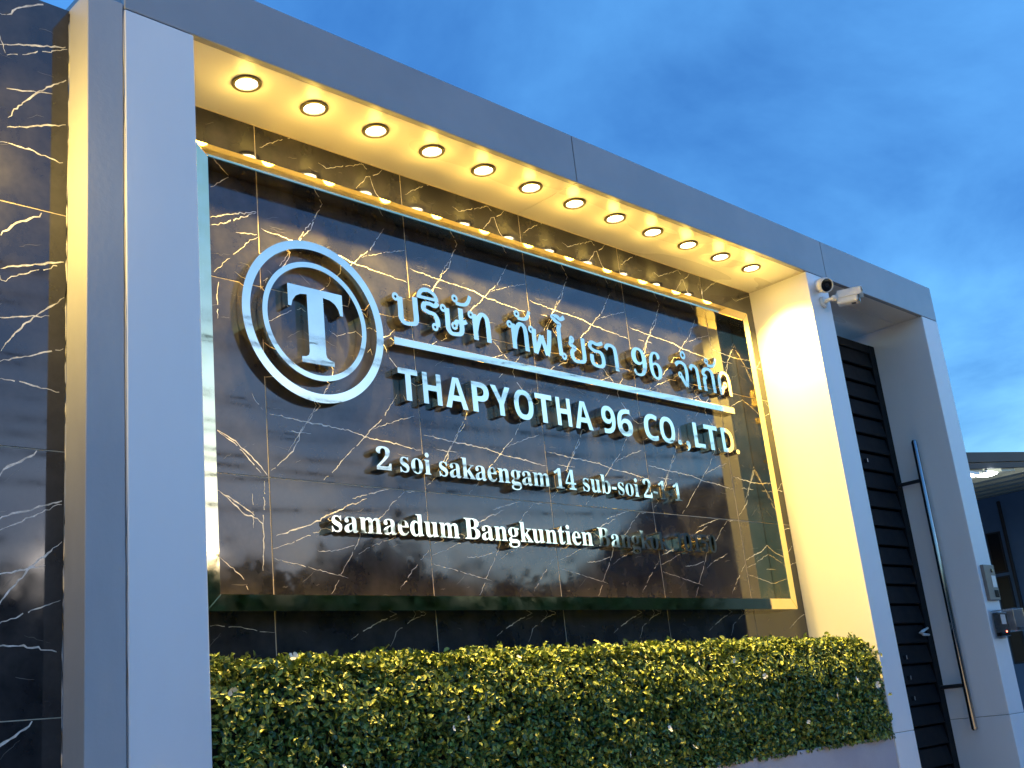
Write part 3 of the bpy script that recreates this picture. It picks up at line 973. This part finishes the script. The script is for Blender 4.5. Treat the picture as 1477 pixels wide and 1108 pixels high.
for zz in (1.90, 0.585):
    tube('bracket', [(5.44, 0.214, zz), (5.44, GY + 0.012, zz)], 0.0125, M['darksteel'], hb, 12)
lt = bmesh.new()
add_tube(lt, [(5.40, 0.362, 0.958), (5.30, 0.352, 0.938), (5.255, 0.35, 0.928), (5.30, 0.352, 0.918), (5.40, 0.362, 0.915)], [0.007, 0.010, 0.011, 0.010, 0.007], 8)
bm_obj('latch', lt, M['white_plastic'], gate, True)
for zz in (0.545, 0.668, 0.790, 2.04):
    box('rivet', 5.035, 5.047, GY - 0.004, GY + 0.02, zz - 0.018, zz + 0.008, M['chrome'], gate, 0.002)

# ------------------------------------------------------------------ cameras on the middle post
ax = Vector((-0.42, -0.80, -0.36)).normalized()
tc_ = Vector((4.075, -0.062, 2.902))
tur = thing('turret_camera', (4.12, 0, 2.93), 'white round security camera with a dark face on the post corner', 'security camera')
lathe('mount', [(0.0, 0.002), (0.040, 0.002), (0.042, 0.010), (0.038, 0.026), (0.02, 0.034), (0, 0.034)], (4.115, 0.002, 2.925), M['white_plastic'], tur, (0, -1, 0), 28)
prof = [(0.0, -0.046)] + [(0.047 * math.sin(R(a)), -0.046 * math.cos(R(a))) for a in range(15, 100, 12)] + [(0.046, 0.018), (0.044, 0.026), (0.040, 0.028), (0.038, 0.020)]
lathe('shell', prof, tc_, M['white_plastic'], tur, ax, 32)
face = lathe('face', [(0.0385, 0.019), (0.03, 0.0225), (0.014, 0.0235), (0.0, 0.0235)], tc_, M['black_glass'], tur, ax, 32)
lathe('lens', [(0.011, 0.0), (0.011, 0.004), (0.007, 0.004), (0.006, 0.001), (0, 0.001)], tc_ + ax * 0.023, M['darksteel'], face, ax, 20)

bul = thing('bullet_camera', (4.13, 0, 2.83), 'white bullet security camera with a sun hood pointing along the gate', 'security camera')
lathe('mount', [(0.0, 0.001), (0.034, 0.001), (0.036, 0.010), (0.030, 0.018), (0.0, 0.018)], (4.13, 0.0, 2.825), M['white_plastic'], bul, (0, -1, 0), 28)
tube('arm', [(4.13, -0.014, 2.826), (4.132, -0.05, 2.828), (4.165, -0.070, 2.832), (4.205, -0.075, 2.838)], 0.012, M['white_plastic'], bul, 12)
lathe('ball_joint', [(0, -0.018), (0.011, -0.014), (0.018, 0), (0.011, 0.014), (0, 0.018)], (4.140, -0.072, 2.831), M['white_plastic'], bul, (0, 0, 1), 20)
ba = Vector((0.34, -0.94, -0.03)).normalized()
bc = Vector((4.200, -0.060, 2.842))
rot = ba.to_track_quat('X', 'Z').to_matrix().to_4x4()


def camera_body(m4):
    bm = bmesh.new()
    add_box(bm, 0.0, 0.125, -0.036, 0.036, -0.046, 0.030, 0.012, 3, m4)
    return bm


m4 = Matrix.Translation(bc) @ rot
bd = bm_obj('body', camera_body(m4), M['white_plastic'], bul)
bm = bmesh.new()
add_box(bm, 0.005, 0.152, -0.041, 0.041, 0.0315, 0.036, 0.002, 2, m4)
add_box(bm, 0.012, 0.148, -0.041, -0.038, -0.010, 0.0315, 0.001, 1, m4)
add_box(bm, 0.012, 0.148, 0.038, 0.041, -0.010, 0.0315, 0.001, 1, m4)
bm_obj('sun_hood', bm, M['white_plastic'], bul)
bm = bmesh.new()
add_box(bm, 0.1245, 0.1290, -0.034, 0.034, -0.044, 0.028, 0.0015, 2, m4)
bm_obj('face', bm, M['black_glass'], bul)
bm = bmesh.new()
add_box(bm, 0.080, 0.105, -0.010, 0.010, -0.050, -0.0465, 0.001, 1, m4)
bm_obj('cover_screw', bm, M['darksteel'], bul)

# ------------------------------------------------------------------ intercom and bell under a clear hood
ic = thing('intercom', (5.62, 0, 1.08), 'slim grey metal intercom with a camera eye on the right post', 'intercom')
box('plate', 5.538, 5.700, -0.022, 0.001, 1.080, 1.305, M['trim'], ic, 0.003)
lathe('camera_eye', [(0.0, 0.0), (0.013, 0.0), (0.013, 0.004), (0.009, 0.005), (0.0, 0.003)], (5.648, -0.0215, 1.268), M['black_glass'], ic, (0, -1, 0), 20)
box('nameplate', 5.625, 5.685, -0.0245, -0.0215, 1.160, 1.235, M['white_plastic'], ic, 0.001)
box('call_button', 5.628, 5.684, -0.0255, -0.0215, 1.098, 1.145, M['black_glass'], ic, 0.002)
be = thing('door_bell', (5.6, 0, 0.83), 'black bell push under a clear plastic rain hood on the right post', 'door bell')
box('backplate', 5.508, 5.700, -0.006, 0.001, 0.842, 1.022, M['clear'], be, 0.001)
bx_ = box('bell_box', 5.545, 5.685, -0.045, -0.007, 0.852, 1.000, M['black_glass'], be, 0.006)
box('push_plate', 5.572, 5.640, -0.049, -0.0455, 0.925, 0.985, M['white_plastic'], bx_, 0.002)
lathe('indicator', [(0.0, 0.0), (0.006, 0.0), (0.005, 0.003), (0, 0.004)], (5.62, -0.0455, 0.88), M['orange_led'], bx_, (0, -1, 0), 12)
bm = bmesh.new()
T = 0.003
a0, a1, b0, b1, c0, c1 = 5.535, 5.698, -0.145, -0.0065, 0.846, 1.012
add_box(bm, a0, a1, b0, b1, c1 - T, c1, 0.0008, 1)
add_box(bm, a0, a0 + T, b0, b1, c0 + .03, c1 - T - .0004, 0.0008, 1)
add_box(bm, a1 - T, a1, b0, b1, c0 + .03, c1 - T - .0004, 0.0008, 1)
add_box(bm, a0 + T + .0004, a1 - T - .0004, b0, b0 + T, c0 + .05, c1 - T - .0004, 0.0008, 1)
bm_obj('rain_hood', bm, M['clear'], be)

# ------------------------------------------------------------------ wall lamp on the left marble wall
wl = thing('wall_lamp', (-0.84, WY, 2.3), 'round glass wall lamp lit warm on the left marble wall', 'wall lamp')
lathe('back_plate', [(0, 0.0), (0.05, 0.0), (0.052, 0.012), (0.04, 0.02), (0, 0.02)], (-0.84, WY - 0.001, 2.22), M['darksteel'], wl, (0, -1, 0), 24)
tube('arm', [(-0.84, WY - 0.015, 2.22), (-0.84, WY - 0.07, 2.22), (-0.84, WY - 0.085, 2.235), (-0.84, WY - 0.085, 2.27)], 0.009, M['darksteel'], wl, 12)
lathe('globe', [(0, -0.055)] + [(0.055 * math.sin(R(a)), -0.055 * math.cos(R(a))) for a in range(20, 170, 15)] + [(0, 0.055)], (-0.84, WY - 0.085, 2.325), M['globe'], wl, (0, 0, 1), 28)
lamp('light', 'POINT', (-0.84, WY - 0.16, 2.33), 4.5, WARM, wl, shadow_soft_size=0.02)

# ------------------------------------------------------------------ neighbouring building beyond the right post
bld = thing('neighbour_building', (27.0, 9.0, GZ - 0.14), 'slate blue building with a sloping metal carport roof beyond the right post', 'building')
BX = 27.3                                                   # its side wall faces the portal
SL = 0.1
box('wall', BX, 35.0, 4.9, 18.0, GZ - 0.14, 5.0, M['bluewall'], bld, 0.01)


def sloped(name, x0, x1, y0, y1, zlo, zhi, m, parent):
    """a slab that rises with x at the roof's pitch; zlo and zhi are its heights at x = 17.1"""
    V = [(x, y, z + SL * (x - 17.1)) for x in (x0, x1) for y in (y0, y1) for z in (zlo, zhi)]
    F = [(0, 1, 3, 2), (4, 6, 7, 5), (0, 4, 5, 1), (2, 3, 7, 6), (0, 2, 6, 4), (1, 5, 7, 3)]
    return area_mesh(name, V, F, m, parent)


rf = sloped('carport_roof', 16.9, 35.3, 4.62, 18.4, 4.06, 4.10, M['roof'], bld)
xx = 17.15
while xx < 27.2:                                            # ribs of the metal sheet, seen from below
    sloped('sheet_rib', xx, xx + 0.62, 4.64, 17.9, 3.94, 4.061, M['roof'], rf)
    xx += 1.45
sloped('fascia', 16.85, 35.3, 4.56, 4.62, 4.10, 4.27, M['fascia'], bld)
sloped('fascia', 16.85, 35.3, 4.575, 4.635, 3.99, 4.085, M['fascia'], bld)
sloped('fascia', 16.79, 16.85, 4.56, 18.4, 3.99, 4.27, M['fascia'], bld)
for za in (0.9, 2.0, 3.1):
    wn = box('window', BX - 0.03, BX + 0.02, 8.30, 8.66, za, za + 1.02, M['fascia'], bld, 0.005)
    box('pane', BX - 0.036, BX - 0.031, 8.34, 8.62, za + 0.04, za + 0.98, M['window'], wn, 0.001)
box('downpipe', BX - 0.08, BX - 0.005, 8.12, 8.20, GZ - 0.14, 4.85, M['fascia'], bld, 0.02)
box('carport_post', 16.95, 17.07, 4.70, 4.82, GZ - 0.14, 3.985, M['fascia'], bld, 0.005)

for k, (fx, lab) in enumerate(((18.02, 'lit white floodlight hung under the metal carport roof, its face round'), (17.3, 'boxy white floodlight at the carport corner beside the post'))):
    fl = thing('floodlight', (fx, 4.68, 4.0 + 0.09 * k), lab, 'floodlight', 'floodlights under the canopy')
    z_ = 3.93 + SL * (fx - 17.1)
    box('bracket', fx - 0.02, fx + 0.02, 4.66, 4.70, z_ + 0.0, z_ + 0.12, M['fascia'], fl, 0.003)
    box('housing', fx - 0.20, fx + 0.20, 4.60, 4.76, z_ - 0.03, z_ + 0.02, M['white_plastic'], fl, 0.01)
    if k == 0:
        lathe('lens', [(0.0, -0.06), (0.10, -0.055), (0.17, -0.035), (0.175, -0.031)], (fx, 4.68, z_), M['flood'], fl, (0, 0, 1), 24)
        lamp('light', 'POINT', (fx, 5.2, z_ - 0.5), 11.0, (0.95, 1.0, 0.90), fl, shadow_soft_size=0.06)
    else:
        box('lens', fx - 0.17, fx + 0.17, 4.63, 4.73, z_ - 0.042, z_ - 0.031, M['flood'], fl, 0.003)

# ------------------------------------------------------------------ across the road: what the polished faces mirror
def tree_parts(h, crown, n, seed):
    r2 = np.random.default_rng(seed)
    bm = bmesh.new()
    add_tube(bm, [(0, 0, 0), (0.05, 0.02, h * 0.25), (-0.03, 0.05, h * 0.5), (0.02, 0, h * 0.8)], [0.16, 0.13, 0.10, 0.03], 10)
    cl = []
    for k in range(11):
        a, e = r2.uniform(0, 6.28), r2.uniform(0.15, 1.2)
        z0 = h * r2.uniform(0.3, 0.62)
        L = crown * r2.uniform(0.55, 1.0)
        tip = Vector((math.cos(a) * L * math.cos(e), math.sin(a) * L * math.cos(e), z0 + L * math.sin(e)))
        mid = Vector((tip.x * .45, tip.y * .45, z0 + (tip.z - z0) * .6))
        add_tube(bm, [(0, 0, z0), mid, tip], [0.06, 0.04, 0.012], 6)
        cl.append(tip)
        cl.append(mid + Vector(r2.normal(0, crown * .2, 3)))
    me_t = bpy.data.meshes.new('trunk')
    bm.to_mesh(me_t)
    bm.free()
    me_t.materials.append(M['bark'])
    me_t.shade_smooth()
    cl = np.array([c[:] for c in cl])
    c = cl[r2.integers(0, len(cl), n)]
    P = c + r2.normal(0, crown * 0.22, (n, 3))
    N = P - c
    V, F = leaf_cloud(P, N / (np.linalg.norm(N, axis=1)[:, None] + 1e-9), 0.23, 0.13)
    me_c = bpy.data.meshes.new('crown')
    me_c.from_pydata(V.tolist(), [], F.tolist())
    me_c.materials.append(M['tree_leaf'])
    return me_t, me_c


forms = [tree_parts(3.3, 1.7, 9500, 1), tree_parts(3.9, 1.55, 9000, 2), tree_parts(2.7, 1.6, 9000, 3)]
spots = [(-9.0, -14.0, 0, 1.1, 'farthest along the road from the gate'), (-3.5, -14.5, 1, 1.0, 'opposite the left marble wall'), (0.2, -14.6, 0, 1.0, 'opposite the white post'),
         (2.6, -13.6, 2, 1.2, 'by the road opposite the grey pillar'), (5.2, -14.0, 0, 1.15, 'in front of the low house'), (7.3, -13.4, 2, 1.4, 'at the corner of the low house'),
         (9.0, -15.0, 1, 1.3, 'just past the low house'), (11.0, -13.5, 2, 1.45, 'low and wide behind the added dark wall'), (12.8, -14.6, 1, 1.3, 'slender behind the added dark wall'),
         (14.6, -13.6, 2, 1.45, 'low and bushy at the middle of the added dark wall'), (16.3, -15.0, 0, 1.25, 'three trees before the tall gable house'), (18.3, -13.8, 1, 1.2, 'two trees before the tall gable house'),
         (20.4, -14.2, 0, 1.25, 'right beside the tall gable house')]
for tx, ty, fi, s, where in spots:
    t = thing('street_tree', (tx, ty, GZ - 0.14), 'dark leafy tree ' + where, 'tree', 'trees across the road')
    for nm, me in zip(('trunk', 'crown'), forms[fi]):
        o = bpy.data.objects.new(nm, me)
        COL.objects.link(o)
        o.parent = t
    t.rotation_euler = (0, 0, rng.uniform(0, 6.28))
    t.scale = (s, s, s)


bwl = thing('reflection_backdrop_wall', (5, -12.1, GZ - 0.14), 'long dark wall added across the road to darken the reflections', 'wall')  # unseen wall put in to darken low reflections in frame and marble
box('wall', -40, 45, -12.2, -12.0, GZ - 0.14, 2.45, M['backdropwall'], bwl, 0.01)
box('coping', -40, 45, -12.26, -11.94, 2.452, 2.52, M['backdropwall'], bwl, 0.01)


def house(x0, x1, y0, y1, ze, zr, label):
    h = thing('gable_house', ((x0 + x1) / 2, (y0 + y1) / 2, GZ - 0.14), label, 'house', 'houses across the road')
    box('wall', x0, x1, y0, y1, GZ - 0.14, ze, M['housewall'], h, 0.01)
    xm = (x0 + x1) / 2
    ov = 0.5
    area_mesh('gable', [(x0 + .01, y1 - .05, ze), (x1 - .01, y1 - .05, ze), (xm, y1 - .05, zr - .16), (x0 + .01, y1 - .25, ze), (x1 - .01, y1 - .25, ze), (xm, y1 - .25, zr - .16)],
              [(0, 1, 2), (5, 4, 3), (0, 3, 4, 1), (1, 4, 5, 2), (2, 5, 3, 0)], M['housewall'], h)
    for s in (-1, 1):
        xe = xm + s * ((x1 - x0) / 2 + ov)
        zl = ze - ov * (zr - ze) / ((x1 - x0) / 2)
        V = [(xm, y0 - ov, zr), (xm, y1 + ov, zr), (xe, y1 + ov, zl), (xe, y0 - ov, zl)]
        V += [(a, b, c - 0.12) for a, b, c in V]
        area_mesh('roof', V, [(0, 1, 2, 3), (7, 6, 5, 4), (0, 4, 5, 1), (1, 5, 6, 2), (2, 6, 7, 3), (3, 7, 4, 0)], M['tileroof'], h)
    for k in range(3):
        xa = x0 + (x1 - x0) * (0.14 + 0.28 * k)
        wn = box('window', xa, xa + (x1 - x0) * 0.16, y1 - 0.02, y1 + 0.04, GZ + 1.1, GZ + 2.3, M['paint'], h, 0.01)
        box('pane', xa + 0.06, xa + (x1 - x0) * 0.16 - 0.06, y1 + 0.041, y1 + 0.05, GZ + 1.16, GZ + 2.24, M['window'], wn, 0.002)


house(24.0, 33.0, -18.4, -14.8, 4.7, 7.6, 'brown roofed gable house across the road, the taller one')
house(34.0, 42.0, -20.5, -13.5, 3.2, 5.4, 'brown roofed gable house farther along the road, lower roof')
house(-2.5, 6.0, -25.5, -18.5, 2.4, 3.6, 'low brown roofed house behind the trees across the road')

poles = [(-14.0, -8.9), (19.0, -8.9)]
for i, (px, py) in enumerate(poles):
    p = thing('utility_pole', (px, py, GZ - 0.14), ('concrete utility pole opposite the left marble wall', 'concrete utility pole opposite the gate')[i], 'utility pole', 'utility poles across the road')
    tube('shaft', [(px, py, GZ - 0.14), (px, py, 7.4)], [0.16, 0.11], M['polec'], p, 12)
    for zz in (6.9, 5.6):
        box('cross_arm', px - 0.05, px + 0.05, py - 0.75, py + 0.75, zz, zz + 0.1, M['polec'], p, 0.01)
        for k in (-0.65, -0.25, 0.25, 0.65):
            lathe('insulator', [(0, 0), (0.035, 0), (0.045, 0.03), (0.02, 0.05), (0.035, 0.09), (0, 0.1)], (px, py + k, zz + 0.1), M['white_plastic'], p, (0, 0, 1), 10)
runs = [(-0.65, 7.0, 0.9), (-0.25, 7.0, 1.0), (0.25, 7.0, 0.95), (0.65, 7.0, 1.05), (-0.65, 5.7, 0.7), (-0.25, 5.7, 0.95), (0.25, 5.7, 0.6), (0.65, 5.7, 0.85),
        (0.2, 5.1, 0.75), (0.2, 4.95, 0.95), (0.2, 4.7, 0.5), (0.2, 4.55, 0.9)]
for i, (dy, zz, sag) in enumerate(runs):
    pts = []
    for k in range(41):
        t = k / 40
        xx = poles[0][0] + (poles[1][0] - poles[0][0]) * t
        pts.append((xx, poles[0][1] + dy + 0.04 * math.sin(t * 21 + i), zz - sag * 4 * t * (1 - t) + 0.025 * math.sin(t * 33 + i * 2)))
    c = tube('power_cable', pts, 0.022 if zz < 5.3 else 0.012, M['cable'], None, 6)
    side = {-0.65: 'farthest', -0.25: 'second farthest', 0.25: 'second nearest', 0.65: 'nearest'}
    if zz < 5.3:
        lab = 'thick black cable slung between the utility poles, %s of the four' % ('topmost', 'second', 'third', 'lowest')[i - 8]
    else:
        lab = 'thin black wire on the %s cross arms of the poles, %s to the road' % ('lower' if zz < 6 else 'top', side[dy])
    tag(c, lab, 'cable', 'cables between the utility poles')
